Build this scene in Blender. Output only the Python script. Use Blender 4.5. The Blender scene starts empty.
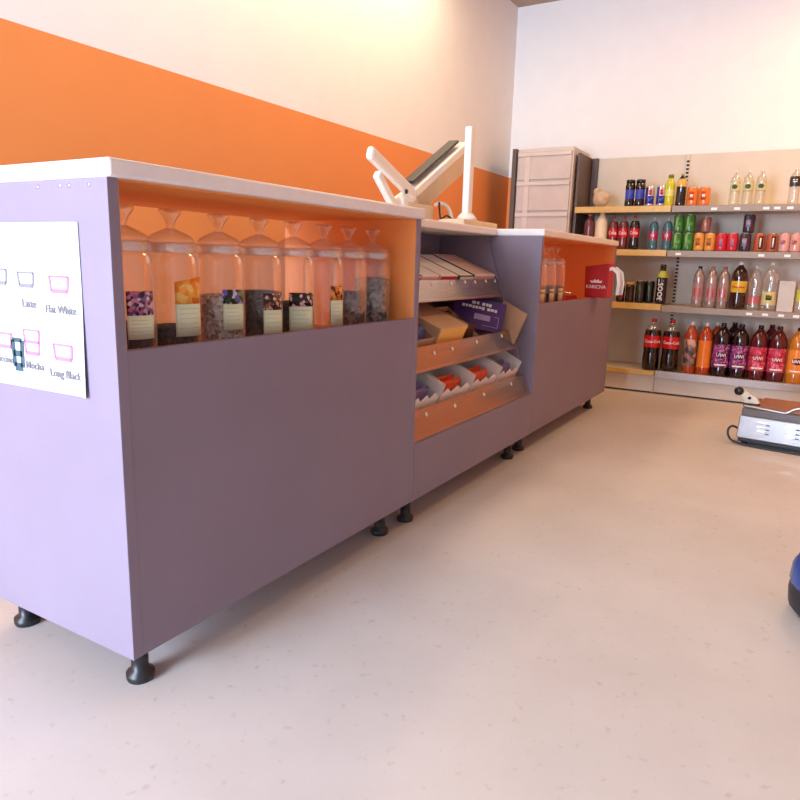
import bpy, bmesh, math, random
from mathutils import Matrix, Vector
random.seed(7)
PI = math.pi
R = math.radians
S = bpy.context.scene
COL = S.collection

# ------------------------------------------------------------------ camera
cam_d = bpy.data.cameras.new('camera'); cam = bpy.data.objects.new('camera', cam_d); COL.objects.link(cam)
CAM = Vector((-0.74528, -1.00027, 0.84790))
yaw, pitch, roll = R(30.41068), R(11.51896), R(1.58434)
fw = Vector((math.cos(pitch)*math.cos(yaw), math.cos(pitch)*math.sin(yaw), -math.sin(pitch)))
rt = fw.cross(Vector((0, 0, 1))).normalized(); up = rt.cross(fw)
r2 = rt*math.cos(roll) + up*math.sin(roll); u2 = -rt*math.sin(roll) + up*math.cos(roll)
cam.matrix_world = Matrix(((r2.x, u2.x, -fw.x, CAM.x), (r2.y, u2.y, -fw.y, CAM.y), (r2.z, u2.z, -fw.z, CAM.z), (0, 0, 0, 1)))
cam_d.sensor_fit = 'HORIZONTAL'; cam_d.sensor_width = 36.0; cam_d.lens = 36.0*679.987/800.0
cam_d.clip_start = 0.02
S.camera = cam

# ------------------------------------------------------------------ world, daylight and lamps, exposure
w = bpy.data.worlds.new('world'); S.world = w; w.use_nodes = True
bg = w.node_tree.nodes['Background']; bg.inputs[0].default_value = (0.80, 0.86, 1.0, 1); bg.inputs[1].default_value = 1.6
def area(name, loc, rot, sx, sy, power, color):
    d = bpy.data.lights.new(name, 'AREA'); d.shape = 'RECTANGLE'; d.size = sx; d.size_y = sy; d.energy = power; d.color = color
    o = bpy.data.objects.new(name, d); COL.objects.link(o); o.location = loc; o.rotation_euler = rot
    return o
# daylight through the shop front behind the camera (faces +x)
area('daylight', (-2.96, 0.42, 1.02), (0, R(-90), 0), 1.8, 1.35, 360, (0.59, 0.765, 1.0))
# warm ceiling lamps deep in the shop
area('warm_lamp_far', (3.4, -1.3, 2.66), (0, 0, 0), 1.2, 0.3, 36, (1.0, 0.62, 0.28))
area('warm_lamp_aisle', (1.9, 0.80, 2.66), (0, 0, 0), 2.6, 0.25, 38, (1.0, 0.74, 0.46))
S.view_settings.view_transform = 'Standard'; S.view_settings.look = 'None'
S.view_settings.gamma = 1.0; S.view_settings.use_curve_mapping = False
S.view_settings.exposure = -0.3

# ------------------------------------------------------------------ materials
def srgb(r, g, b):
    f = lambda c: c/12.92 if c <= 0.04045 else ((c+0.055)/1.055)**2.4
    return (f(r/255.0), f(g/255.0), f(b/255.0), 1.0)
MATS = {}
def mat(name, c, rough=0.5, metal=0.0, var=0.06, scale=8.0, spec=0.5, bump=0.0, coat=0.0, trans=0.0, alpha=1.0):
    if name in MATS: return MATS[name]
    m = bpy.data.materials.new(name); m.use_nodes = True; nt = m.node_tree; n = nt.nodes; L = nt.links
    p = n['Principled BSDF']
    tc = n.new('ShaderNodeTexCoord'); no = n.new('ShaderNodeTexNoise'); no.inputs['Scale'].default_value = scale; no.inputs['Detail'].default_value = 4
    L.new(tc.outputs['Object'], no.inputs['Vector'])
    rp = n.new('ShaderNodeValToRGB')
    rp.color_ramp.elements[0].position = 0.3; rp.color_ramp.elements[1].position = 0.7
    rp.color_ramp.elements[0].color = tuple(max(0, x*(1-var)) for x in c[:3])+(1,)
    rp.color_ramp.elements[1].color = tuple(min(1, x*(1+var)) for x in c[:3])+(1,)
    L.new(no.outputs['Fac'], rp.inputs['Fac']); L.new(rp.outputs['Color'], p.inputs['Base Color'])
    p.inputs['Roughness'].default_value = rough; p.inputs['Metallic'].default_value = metal
    p.inputs['Specular IOR Level'].default_value = spec; p.inputs['Coat Weight'].default_value = coat
    p.inputs['Transmission Weight'].default_value = trans; p.inputs['Alpha'].default_value = alpha
    if bump:
        b = n.new('ShaderNodeBump'); b.inputs['Strength'].default_value = bump; b.inputs['Distance'].default_value = 0.01
        L.new(no.outputs['Fac'], b.inputs['Height']); L.new(b.outputs['Normal'], p.inputs['Normal'])
    MATS[name] = m
    return m
def clear_mat(name, tint, base=0.05, edge=0.55, rough=0.06, blend=0.35, milky=0.0):
    """clear glass or plastic sheet: transparent with a fresnel gloss and a slight body"""
    m = bpy.data.materials.new(name); m.use_nodes = True; nt = m.node_tree; n = nt.nodes; L = nt.links
    for x in list(n): n.remove(x)
    out = n.new('ShaderNodeOutputMaterial'); tr = n.new('ShaderNodeBsdfTransparent'); tr.inputs[0].default_value = tint
    gl = n.new('ShaderNodeBsdfGlossy'); gl.inputs['Roughness'].default_value = rough; gl.inputs[0].default_value = (1, 1, 1, 1)
    lw = n.new('ShaderNodeLayerWeight'); lw.inputs['Blend'].default_value = blend
    mr = n.new('ShaderNodeMapRange'); mr.inputs['To Min'].default_value = base; mr.inputs['To Max'].default_value = edge
    L.new(lw.outputs['Facing'], mr.inputs['Value'])
    mx = n.new('ShaderNodeMixShader'); L.new(mr.outputs[0], mx.inputs[0]); L.new(tr.outputs[0], mx.inputs[1]); L.new(gl.outputs[0], mx.inputs[2])
    last = mx
    if milky:
        df = n.new('ShaderNodeBsdfDiffuse'); df.inputs[0].default_value = (0.85, 0.82, 0.82, 1)
        m2 = n.new('ShaderNodeMixShader'); m2.inputs[0].default_value = milky
        L.new(mx.outputs[0], m2.inputs[1]); L.new(df.outputs[0], m2.inputs[2]); last = m2
    L.new(last.outputs[0], out.inputs[0])
    MATS[name] = m
    return m
def flake_mat(name, c0, c1, scale=140.0):
    m = bpy.data.materials.new(name); m.use_nodes = True; nt = m.node_tree; n = nt.nodes; L = nt.links; p = n['Principled BSDF']
    tc = n.new('ShaderNodeTexCoord'); v = n.new('ShaderNodeTexVoronoi'); v.inputs['Scale'].default_value = scale
    L.new(tc.outputs['Object'], v.inputs['Vector'])
    sp = n.new('ShaderNodeSeparateColor'); L.new(v.outputs['Color'], sp.inputs[0])
    rp = n.new('ShaderNodeValToRGB'); rp.color_ramp.elements[0].color = c0; rp.color_ramp.elements[1].color = c1
    L.new(sp.outputs[0], rp.inputs['Fac']); L.new(rp.outputs['Color'], p.inputs['Base Color'])
    b = n.new('ShaderNodeBump'); b.inputs['Strength'].default_value = 0.8; b.inputs['Distance'].default_value = 0.004
    L.new(v.outputs['Distance'], b.inputs['Height']); L.new(b.outputs['Normal'], p.inputs['Normal'])
    p.inputs['Roughness'].default_value = 0.7
    MATS[name] = m
    return m
def spotted(name, c_lo, c_hi, accents, scale=30.0, rough=0.45):
    """a printed picture: cells of a few colours"""
    m = bpy.data.materials.new(name); m.use_nodes = True; nt = m.node_tree; n = nt.nodes; L = nt.links; p = n['Principled BSDF']
    tc = n.new('ShaderNodeTexCoord'); v = n.new('ShaderNodeTexVoronoi'); v.inputs['Scale'].default_value = scale
    L.new(tc.outputs['Object'], v.inputs['Vector'])
    sp = n.new('ShaderNodeSeparateColor'); L.new(v.outputs['Color'], sp.inputs[0])
    rp = n.new('ShaderNodeValToRGB'); cr = rp.color_ramp; cr.interpolation = 'CONSTANT'
    cols = [c_lo] + accents + [c_hi]
    cr.elements[0].position = 0; cr.elements[0].color = cols[0]
    cr.elements[1].position = (len(cols)-1)/len(cols); cr.elements[1].color = cols[-1]
    for i, c in enumerate(cols[1:-1]):
        e = cr.elements.new((i+1)/len(cols)); e.color = c
    L.new(sp.outputs[0], rp.inputs['Fac']); L.new(rp.outputs['Color'], p.inputs['Base Color'])
    p.inputs['Roughness'].default_value = rough
    MATS[name] = m
    return m

def floor_material():
    m = bpy.data.materials.new('worn_floor'); m.use_nodes = True; nt = m.node_tree; n = nt.nodes; L = nt.links; p = n['Principled BSDF']
    tc = n.new('ShaderNodeTexCoord')
    a = n.new('ShaderNodeTexNoise'); a.inputs['Scale'].default_value = 1.3; a.inputs['Detail'].default_value = 6; a.inputs['Roughness'].default_value = 0.6
    b = n.new('ShaderNodeTexNoise'); b.inputs['Scale'].default_value = 38; b.inputs['Detail'].default_value = 5
    v = n.new('ShaderNodeTexNoise'); v.inputs['Scale'].default_value = 9; v.inputs['Detail'].default_value = 2
    for x in (a, b, v): L.new(tc.outputs['Object'], x.inputs['Vector'])
    r1 = n.new('ShaderNodeValToRGB'); r1.color_ramp.elements[0].position = 0.35; r1.color_ramp.elements[1].position = 0.65
    r1.color_ramp.elements[0].color = (0.56, 0.51, 0.475, 1); r1.color_ramp.elements[1].color = (0.65, 0.60, 0.57, 1)
    L.new(a.outputs['Fac'], r1.inputs['Fac'])
    r2_ = n.new('ShaderNodeValToRGB'); r2_.color_ramp.elements[0].position = 0.62; r2_.color_ramp.elements[1].position = 0.80
    r2_.color_ramp.elements[0].color = (1, 1, 1, 1); r2_.color_ramp.elements[1].color = (0.62, 0.56, 0.52, 1)
    L.new(b.outputs['Fac'], r2_.inputs['Fac'])
    mx = n.new('ShaderNodeMix'); mx.data_type = 'RGBA'; mx.blend_type = 'MULTIPLY'; mx.inputs[0].default_value = 0.7
    L.new(r1.outputs[0], mx.inputs[6]); L.new(r2_.outputs[0], mx.inputs[7]); L.new(mx.outputs[2], p.inputs['Base Color'])
    rr = n.new('ShaderNodeMapRange'); rr.inputs['To Min'].default_value = 0.38; rr.inputs['To Max'].default_value = 0.62
    L.new(v.outputs['Fac'], rr.inputs['Value']); L.new(rr.outputs[0], p.inputs['Roughness'])
    p.inputs['Specular IOR Level'].default_value = 0.35
    return m

PAINT = (0.232, 0.190, 0.250, 1)
m_paint = mat('mauve_grey_paint', PAINT, 0.55, var=0.05, scale=3.0, spec=0.35)
m_lining = mat('orange_paint', (0.86, 0.30, 0.075, 1), 0.6, var=0.05, scale=3)
m_orange = mat('orange_wall_paint', (0.84, 0.285, 0.075, 1), 0.7, var=0.03, scale=2)
m_white_wall = mat('white_wall_paint', (0.88, 0.87, 0.86, 1), 0.8, var=0.015)
m_ceiling = mat('tan_ceiling_board', (0.42, 0.31, 0.23, 1), 0.85, var=0.01)
m_top = mat('white_worktop', (0.84, 0.80, 0.79, 1), 0.35, var=0.03, scale=20)
m_black = mat('black_plastic', (0.012, 0.012, 0.014, 1), 0.4)
m_white = mat('white_plastic', (0.85, 0.82, 0.78, 1), 0.4, var=0.02)
m_cream = mat('cream_plastic', (0.66, 0.52, 0.36, 1), 0.5, var=0.05)
m_glass = clear_mat('clear_glass', (0.97, 0.955, 0.95, 1), 0.06, 0.70, 0.05, 0.32, 0.055)
m_rim = clear_mat('thick_glass_rim', (0.95, 0.94, 0.94, 1), 0.16, 0.6, 0.10, 0.4, 0.15)
m_knob = clear_mat('moulded_glass', (0.96, 0.94, 0.93, 1), 0.05, 0.7, 0.04, 0.35, 0.01)
m_acryl = clear_mat('clear_acrylic', (0.66, 0.50, 0.45, 1), 0.08, 0.40, 0.12, 0.4, 0.06)
m_pet = clear_mat('clear_bottle_plastic', (0.90, 0.89, 0.84, 1), 0.10, 0.6, 0.10, 0.35, 0.10)
m_paper = mat('white_paper', (0.60, 0.60, 0.60, 1), 0.7, var=0.01)
m_slot = mat('dark_slot', (0.02, 0.015, 0.012, 1), .7)
m_dot = mat('white_sticker', (0.92, 0.90, 0.88, 1), 0.5, var=0.01)
m_steel = mat('brushed_steel', (0.50, 0.50, 0.52, 1), 0.32, metal=0.85, var=0.05, scale=30)
m_text_w = mat('white_print', (0.9, 0.88, 0.86, 1), 0.5, var=0.0)
m_green_lab = mat('pale_green_label', (0.78, 0.92, 0.68, 1), 0.6, var=0.02)
m_print = mat('grey_print', (0.58, 0.70, 0.50, 1), 0.7, var=0.0)

# ------------------------------------------------------------------ helpers
def setp(o, label=None, cat=None, group=None, kind=None):
    if label: o['label'] = label
    if cat: o['category'] = cat
    if group: o['group'] = group
    if kind: o['kind'] = kind
    return o
def thing(name, label, cat, loc=(0, 0, 0), rot=(0, 0, 0), group=None):
    o = bpy.data.objects.new(name, None); COL.objects.link(o); o.empty_display_size = 0.05
    o.location = loc; o.rotation_euler = rot
    return setp(o, label, cat, group)
class MB:
    def __init__(s): s.bm = bmesh.new(); s.mi = 0
    def box(s, x0, x1, y0, y1, z0, z1, M=None):
        vs = [s.bm.verts.new(Vector(c)) for c in ((x0,y0,z0),(x1,y0,z0),(x1,y1,z0),(x0,y1,z0),(x0,y0,z1),(x1,y0,z1),(x1,y1,z1),(x0,y1,z1))]
        for f in ((3,2,1,0),(4,5,6,7),(0,1,5,4),(1,2,6,5),(2,3,7,6),(3,0,4,7)):
            fa = s.bm.faces.new([vs[i] for i in f]); fa.material_index = s.mi
        if M is not None:
            for v in vs: v.co = M @ v.co
        return s
    def prism(s, pts, a0, a1, axis='x', M=None):
        """polygon pts extruded along axis between a0 and a1"""
        def P(a, p):
            return Vector({'x': (a, p[0], p[1]), 'y': (p[0], a, p[1]), 'z': (p[0], p[1], a)}[axis])
        A = [s.bm.verts.new(P(a0, p)) for p in pts]; B = [s.bm.verts.new(P(a1, p)) for p in pts]; n = len(pts)
        fs = [s.bm.faces.new(A), s.bm.faces.new(B[::-1])]
        for i in range(n): fs.append(s.bm.faces.new((A[i], B[i], B[(i+1) % n], A[(i+1) % n])))
        for f in fs: f.material_index = s.mi
        if M is not None:
            for v in A+B: v.co = M @ v.co
        return s
    def lathe(s, prof, seg=24, mi=None, jit=0.0, M=None, smooth=True):
        rings = []
        for r, z in prof:
            if r < 1e-5: ring = [s.bm.verts.new((0, 0, z))]
            else:
                ring = []
                for i in range(seg):
                    q = r*(1-jit*random.random())
                    ring.append(s.bm.verts.new((q*math.cos(2*PI*i/seg), q*math.sin(2*PI*i/seg), z+(jit*0.03*(random.random()-.5) if jit else 0))))
            rings.append(ring)
        for k in range(len(rings)-1):
            a, b = rings[k], rings[k+1]
            for i in range(seg):
                j = (i+1) % seg
                vs = []
                for v in ((a[i % len(a)]), (a[j % len(a)]), (b[j % len(b)]), (b[i % len(b)])):
                    if v not in vs: vs.append(v)
                if len(vs) >= 3:
                    f = s.bm.faces.new(vs); f.smooth = smooth; f.material_index = s.mi if mi is None else mi[k]
        if M is not None:
            for ring in rings:
                for v in ring: v.co = M @ v.co
        return s
    def tube(s, pts, r, seg=8):
        pts = [Vector(p) for p in pts]; prev = None
        if len(pts) > 3 and not isinstance(r, (list, tuple)):     # Catmull-Rom smoothing
            out = []
            for i in range(len(pts)-1):
                p0, p1, p2, p3 = pts[max(i-1, 0)], pts[i], pts[i+1], pts[min(i+2, len(pts)-1)]
                for q in range(5):
                    t = q/5.0
                    out.append(0.5*((2*p1)+(p2-p0)*t+(2*p0-5*p1+4*p2-p3)*t*t+(3*p1-p0-3*p2+p3)*t**3))
            pts = out+[pts[-1]]
        for i, p in enumerate(pts):
            t = (pts[min(i+1, len(pts)-1)]-pts[max(i-1, 0)]).normalized()
            a = t.cross(Vector((0, 0, 1)))
            if a.length < 1e-3: a = t.cross(Vector((1, 0, 0)))
            a.normalize(); b = t.cross(a)
            rr = r[i] if isinstance(r, (list, tuple)) else r
            ring = [s.bm.verts.new(p+a*rr*math.cos(2*PI*k/seg)+b*rr*math.sin(2*PI*k/seg)) for k in range(seg)]
            if prev:
                for k in range(seg):
                    f = s.bm.faces.new((prev[k], prev[(k+1) % seg], ring[(k+1) % seg], ring[k])); f.smooth = True; f.material_index = s.mi
            else: s.bm.faces.new(ring)
            prev = ring
        s.bm.faces.new(prev)
        return s
    def patch(s, r, t0, t1, z0, z1, seg=12, z1b=None, thick=0.0006):
        """a curved label on a cylinder of radius r, with a little thickness"""
        if z1b is None: z1b = z1
        G = []
        for i in range(seg+1):
            t = t0+(t1-t0)*i/seg; zt = z1+(z1b-z1)*i/seg
            G.append([s.bm.verts.new((q*math.cos(t), q*math.sin(t), z)) for q, z in ((r, z0), (r, zt), (r+thick, zt), (r+thick, z0))])
        for i in range(seg):
            for k in range(4):
                f = s.bm.faces.new((G[i][k], G[i+1][k], G[i+1][(k+1) % 4], G[i][(k+1) % 4])); f.smooth = (k == 2); f.material_index = s.mi
        s.bm.faces.new(G[0]); s.bm.faces.new(G[-1][::-1])
        return s
    def ball(s, c, rx, ry=None, rz=None, seg=14, jit=0.0):
        ry = ry or rx; rz = rz or rx
        n0 = len(s.bm.verts)
        prof = [(math.sin(PI*i/8), -math.cos(PI*i/8)) for i in range(9)]
        prof[0] = (0, -1); prof[-1] = (0, 1)
        s.lathe(prof, seg, jit=jit); s.bm.verts.ensure_lookup_table()
        for v in list(s.bm.verts)[n0:]: v.co = Vector((c[0]+v.co.x*rx, c[1]+v.co.y*ry, c[2]+v.co.z*rz))
        return s
    def build(s, name, m, parent=None, bevel=0.0, label=None):
        bmesh.ops.recalc_face_normals(s.bm, faces=s.bm.faces)
        me = bpy.data.meshes.new(name); s.bm.to_mesh(me); s.bm.free()
        for x in (m if isinstance(m, (list, tuple)) else [m]): me.materials.append(x)
        o = bpy.data.objects.new(name, me); COL.objects.link(o)
        if parent: o.parent = parent
        if bevel:
            b = o.modifiers.new('bevel', 'BEVEL'); b.width = bevel; b.segments = 2; b.limit_method = 'ANGLE'
        if label: o['label'] = label
        return o
def copy_tree(o, parent=None):
    c = o.copy(); COL.objects.link(c)
    if parent: c.parent = parent
    for ch in list(o.children): copy_tree(ch, c)
    return c
def text_mesh(txt, size, extrude=0.0004, bold=0.012):
    cu = bpy.data.curves.new('lettering', 'FONT'); cu.body = txt; cu.size = size; cu.align_x = 'CENTER'; cu.align_y = 'CENTER'; cu.extrude = extrude; cu.resolution_u = 2; cu.offset = size*bold
    o = bpy.data.objects.new('lettering', cu); COL.objects.link(o)
    bpy.context.view_layer.update()
    me = bpy.data.meshes.new_from_object(o.evaluated_get(bpy.context.evaluated_depsgraph_get()))
    bpy.data.objects.remove(o); bpy.data.curves.remove(cu)
    return me
def lettering(txt, size, m, parent, M, sx=1.0, name='lettering'):
    me = text_mesh(txt, size)
    for v in me.vertices: v.co.x *= sx
    me.transform(M); me.materials.clear(); me.materials.append(m)
    o = bpy.data.objects.new(name, me); COL.objects.link(o); o.parent = parent
    return o
def lettering_round(txt, size, m, parent, r, theta, z, vertical=False, sx=1.0, name='lettering'):
    me = text_mesh(txt, size)
    for v in me.vertices:
        u, h, d = v.co.x*sx, v.co.y, v.co.z
        if vertical: u, h = -h, u
        t = theta+u/r
        v.co = Vector(((r+0.0007+d)*math.cos(t), (r+0.0007+d)*math.sin(t), z+h))
    me.materials.clear(); me.materials.append(m)
    o = bpy.data.objects.new(name, me); COL.objects.link(o); o.parent = parent
    return o

# ------------------------------------------------------------------ the room
def struct(name, mb, m, parent=None):
    o = mb.build(name, m, parent)
    if not parent: o['kind'] = 'structure'
    return o
X0, X1, Y0, Y1, ZC = -3.0, 4.52, -2.5, 1.15, 2.75
struct('floor', MB().box(X0-.1, X1+.1, Y0-.1, Y1+.1, -.05, 0), floor_material())
struct('ceiling', MB().box(X0-.1, X1+.1, Y0-.1, Y1+.1, ZC, ZC+.05), m_ceiling)
# left wall: orange up to a line, white above
wl = MB().box(X0-.1, X1+.1, Y1, Y1+.1, 0, 1.52); wl.mi = 1; wl.box(X0-.1, X1+.1, Y1, Y1+.1, 1.52, ZC)
struct('wall_left', wl, [m_orange, m_white_wall])
wfar = MB().box(X1, X1+.1, Y0, Y1, 0, 1.52); wfar.mi = 1; wfar.box(X1, X1+.1, Y0, Y1, 1.52, ZC)
struct('wall_far', wfar, [m_orange, m_white_wall])
wr = MB().box(X0-.1, 1.9, Y0-.1, Y0, 0, ZC); wr.mi = 1; wr.box(1.9, X1+.1, Y0-.1, Y0, 0, ZC)  # unseen wall; grey and orange parts made up for the light they bounce
struct('wall_right', wr, [mat('grey_wall_paint', (0.40, 0.38, 0.38, 1), 0.8), m_orange])
wn = MB()
wn.box(X0-.1, X0, Y0, -.28, 0, ZC).box(X0-.1, X0, 1.1, Y1, 0, ZC).box(X0-.1, X0, -.28, 1.1, 1.95, ZC).box(X0-.1, X0, -.28, 1.1, 0, 0.12)
struct('wall_near', wn, m_white_wall)
wf = MB()
for yy in (-.28, .40, 1.05): wf.box(X0-.08, X0-.03, yy, yy+.05, .12, 1.95)
wf.box(X0-.08, X0-.03, -.28, 1.1, .12, .17).box(X0-.08, X0-.03, -.28, 1.1, 1.90, 1.95)
struct('window_1', wf, m_white)

# ------------------------------------------------------------------ counters
ZB, ZT, ZLED, T = 0.10, 0.970, 0.682, 0.022
W = 0.50
def foot(parent, x, y):
    f = MB().lathe([(0, 0), (.026, 0), (.028, .006), (.028, .016), (.017, .022), (.017, .06), (.024, .064), (.024, ZB), (0, ZB)], 18)
    o = f.build('foot', m_black, parent); o.location = (x, y, 0); return o
def display_counter(x0, x1, label, first):
    t = thing('display_counter', label, 'counter', (x0, 0, 0))
    L = x1-x0
    # outer end panels (their front edges show) with a thin orange lining inside the niche
    for a, near in ((0, True), (L-T, False)):
        e = MB().box(a, a+T, 0, W, ZB, ZT).build('end_panel', m_paint, t, 0.0012)
        if near and first:
            for y in (.188, .124, .099, .046):
                sc = MB().lathe([(0, 0), (.0035, 0), (.003, .0012), (0, .0012)], 10, M=Matrix.Translation((a, y, .959)) @ Matrix.Rotation(R(-90), 4, 'Y'))
                sc.build('screw', m_steel, e)
    MB().box(T, L-T, .001, .021, ZB, ZLED).build('front_panel', m_paint, t, 0.001)
    MB().box(T, L-T, .021, W-.02, .622, .640).build('niche_floor', m_lining, t)
    MB().box(T, T+.003, .004, W-.005, .640, ZT).box(L-T-.003, L-T, .004, W-.005, .640, ZT).box(T+.003, L-T-.003, .004, W-.005, ZT-.003, ZT).build('niche_lining', m_lining, t)
    MB().box(T, L-T, W-.02, W-.005, ZB, .660).build('rear_panel', m_paint, t)
    MB().box(T, L-T, .021, W-.02, ZB, ZB+.018).build('bottom_panel', m_paint, t)
    for fx in (.07, L-.075):
        foot(t, fx, .075); foot(t, fx, .468)
    return t
CX1, CX2, CX3 = 1.0545, 2.1192, 3.4314
display_counter(0, CX1, 'mauve-grey counter nearest the camera, with orange niche holding eight glass jars', True)
display_counter(CX2, CX3, 'mauve-grey counter at the far end, red gift bag in its orange niche', False)

# middle counter: raked front carrying three trays
RK = (0.246-0.015)/(0.96-0.297)                  # the rake of the end panels' front edge
def yr(z): return 0.015+(z-0.297)*RK
SL = R(22)
mid = thing('stepped_snack_counter', 'brown-mauve middle counter with three tilted snack trays on a raked front', 'counter', (CX1+.002, 0, 0))
ML = CX2-CX1-.004
for a in (0, ML-.018):
    MB().prism([(0, ZB), (0, .29), (yr(.29), .29), (yr(ZT), ZT), (W, ZT), (W, ZB)], a, a+.018).build('end_panel', m_paint, mid)
MB().box(.018, ML-.018, 0, .02, ZB, .285).build('front_panel', m_paint, mid, .001)
MB().box(.018, ML-.018, W-.02, W-.005, ZB, ZT).build('back_panel', m_paint, mid)
MB().box(.018, ML-.018, .02, W-.02, ZB, ZB+.018).build('bottom_panel', m_paint, mid)
for fx in (.068, ML-.09):
    foot(mid, fx, .065); foot(mid, fx, .455)
m_tray = mat('brown_tray_board', (0.33, 0.21, 0.19, 1), 0.5)
m_lipedge = mat('tan_tray_edge', (0.55, 0.30, 0.20, 1), 0.4)
dots = {0.722: [(1.474, .770), (1.628, .772), (1.753, .774), (1.848, .773), (1.959, .776), (2.057, .775)],
        0.497: [(1.354, .537), (1.495, .538), (1.716, .545), (1.974, .548), (2.085, .550)],
        0.299: [(1.113, .370), (1.191, .355), (1.402, .349), (1.658, .350), (1.943, .352)]}
for z0, h in ((.722, .062), (.497, .068), (.299, .076)):
    y0 = yr(z0)
    d = .46-y0
    tr = MB().prism([(y0+.004, z0), (y0+.004+d, z0+d*math.tan(SL)), (y0+.004+d, z0+d*math.tan(SL)-.012), (y0+.004, z0-.012)], .02, ML-.02).build('tray', m_tray, mid)
    lip = MB().prism([(yr(z0-.012), z0-.012), (yr(z0-.012)+.003, z0-.012), (yr(z0+h)+.003, z0+h), (yr(z0+h), z0+h)], .02, ML-.02).build('lip', m_acryl, tr, label='clear acrylic tray lip')
    MB().prism([(y0-.001, z0-.014), (y0+.005, z0-.014), (y0+.006, z0-.004), (y0, z0-.004)], .02, ML-.02).build('edge_strip', m_lipedge, tr)
    for (dx, dz) in dots[z0]:
        s = MB().lathe([(0, 0), (.0075, 0), (.0075, .0016), (0, .0016)], 14, M=Matrix.Translation((dx-CX1-.002, yr(dz)-.0008, dz)) @ Matrix.Rotation(R(90)-math.atan(RK), 4, 'X'))
        s.build('price_dot', m_dot, tr, label='small round white price sticker')

def worktop(x0, x1, y0, label):
    o = MB().box(x0, x1, y0, W+.01, ZT, 1.0).build('worktop', m_top, None, .005)
    # origin at its own base
    c = Vector(((x0+x1)/2, (y0+W)/2, ZT)); o.data.transform(Matrix.Translation(-c)); o.location = c
    return setp(o, label, 'worktop')
worktop(-.004, CX1+.006, -.012, 'white worktop on the near counter above the row of glass jars')
worktop(CX1+.007, CX2-.001, .2085, 'set-back white worktop on the middle counter, carrying the white pole')
worktop(CX2, CX3+.006, -.008, 'white worktop with bright left end on the far counter')

# poster on the near end panel
po = thing('drinks_poster', 'white coffee menu poster with cup outlines taped to the counter end', 'poster', (0, .20, .59))
def poster_pt(u, v):     # u: 0 right .. 1 left, v: 0 bottom .. 1 top
    y = (.081+(.45-.081)*u); z = .593+(.306)*v+(-.004*u*(1-v))
    x = -.0016-.006*max(0, (.05-u)/.05)**2*max(0, (.6-v)/.6)
    return Vector((x, y-.20, z-.59))
g = MB(); N = 16; G = [[g.bm.verts.new(poster_pt(i/N, j/N)) for j in range(N+1)] for i in range(N+1)]
for i in range(N):
    for j in range(N): g.bm.faces.new((G[i][j], G[i+1][j], G[i+1][j+1], G[i][j+1])).smooth = True
sh = g.build('sheet', m_paper, po); so = sh.modifiers.new('solid', 'SOLIDIFY'); so.thickness = .0006; so.offset = 0
m_pink = mat('pink_print', (0.36, 0.17, 0.27, 1), 0.7, var=0); m_grey = mat('pale_grey_print', (0.20, 0.19, 0.21, 1), 0.7, var=0); m_teal = mat('teal_print', (0.03, 0.08, 0.11, 1), 0.6, var=0)
m_palepink = mat('pale_pink_print', (0.50, 0.33, 0.42, 1), 0.7, var=0)
def cup(y, z, wd, h, m, fill, bands=1, name='cup_print', k_=1.0):
    c = MB(); X = -.003
    q = .0027*k_
    def bar(y0, z0, y1, z1, tk):
        dv = Vector((0, y1-y0, z1-z0)); nrm = Vector((0, -dv.z, dv.y)).normalized()*tk
        a = Vector((X, y0, z0)); b = Vector((X, y1, z1))
        vs = [c.bm.verts.new(p) for p in (a-nrm, b-nrm, b+nrm, a+nrm)]
        vs2 = [c.bm.verts.new(p.co+Vector((.0008, 0, 0))) for p in vs]
        c.bm.faces.new(vs); c.bm.faces.new(vs2[::-1])
        for k in range(4): c.bm.faces.new((vs[k], vs[(k+1) % 4], vs2[(k+1) % 4], vs2[k]))
    bar(y-wd/2, z+h/2, y+wd/2, z+h/2, q*.7); bar(y-wd*.42, z-h/2, y+wd*.42, z-h/2, q*1.4)
    bar(y-wd/2, z+h/2, y-wd*.42, z-h/2, q); bar(y+wd/2, z+h/2, y+wd*.42, z-h/2, q)
    if bands > 1: bar(y-wd*.46, z, y+wd*.46, z, q)
    for v in c.bm.verts: v.co -= Vector((0, .20, .59))
    o = c.build(name, m, po)
    if fill:
        MB().box(-.0026, -.0022, y-.2-wd*.4, y-.2+wd*.4, z-.59-h*.42, z-.59+h*.42).build('cup_fill', m_palepink, o)
cup(.325, .800, .04, .026, m_grey, False); cup(.244, .797, .050, .024, m_grey, False); cup(.144, .792, .056, .026, m_pink, True)
cup(.335, .678, .06, .026, m_pink, True); cup(.240, .681, .050, .044, m_pink, True, 2); cup(.146, .670, .056, .026, m_pink, True)
MX = lambda y, z: Matrix.Translation((-.0036, y-.20, z-.59)) @ Matrix.Rotation(R(-90), 4, 'Z') @ Matrix.Rotation(R(90), 4, 'X')
for tx, y, z, sz in (('Latte', .238, .752, .022), ('Flat White', .143, .746, .021), ('Cappuccino', .352, .640, .020), ('Mocha', .236, .636, .021), ('Long Black', .143, .629, .021)):
    lettering(tx, sz, m_grey, po, MX(y, z))
# faint strokes above the cups (printing too pale to read) and thin rules
st = MB()
for (y, z) in ((.265, .862), (.175, .862), (.258, .722), (.168, .720)):
    for k in range(5):
        st.box(-.0028, -.0022, y-.2-.03+k*.008, y-.2-.03+k*.008+.004, z-.59+.002*k, z-.59+.002*k+.004)
    st.box(-.0028, -.0022, y-.2-.012, y-.2+.012, z-.59-.028, z-.59-.024)
for z in (.770, .640): st.box(-.0028, -.0022, -.11, .16, z-.59, z-.589)
st.build('faint_print', mat('very_pale_print', (0.49, 0.47, 0.50, 1), 0.7, var=0), po)
cup(.288, .655, .030, .052, m_teal, False, 2, 'badge', 2.2)

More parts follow.
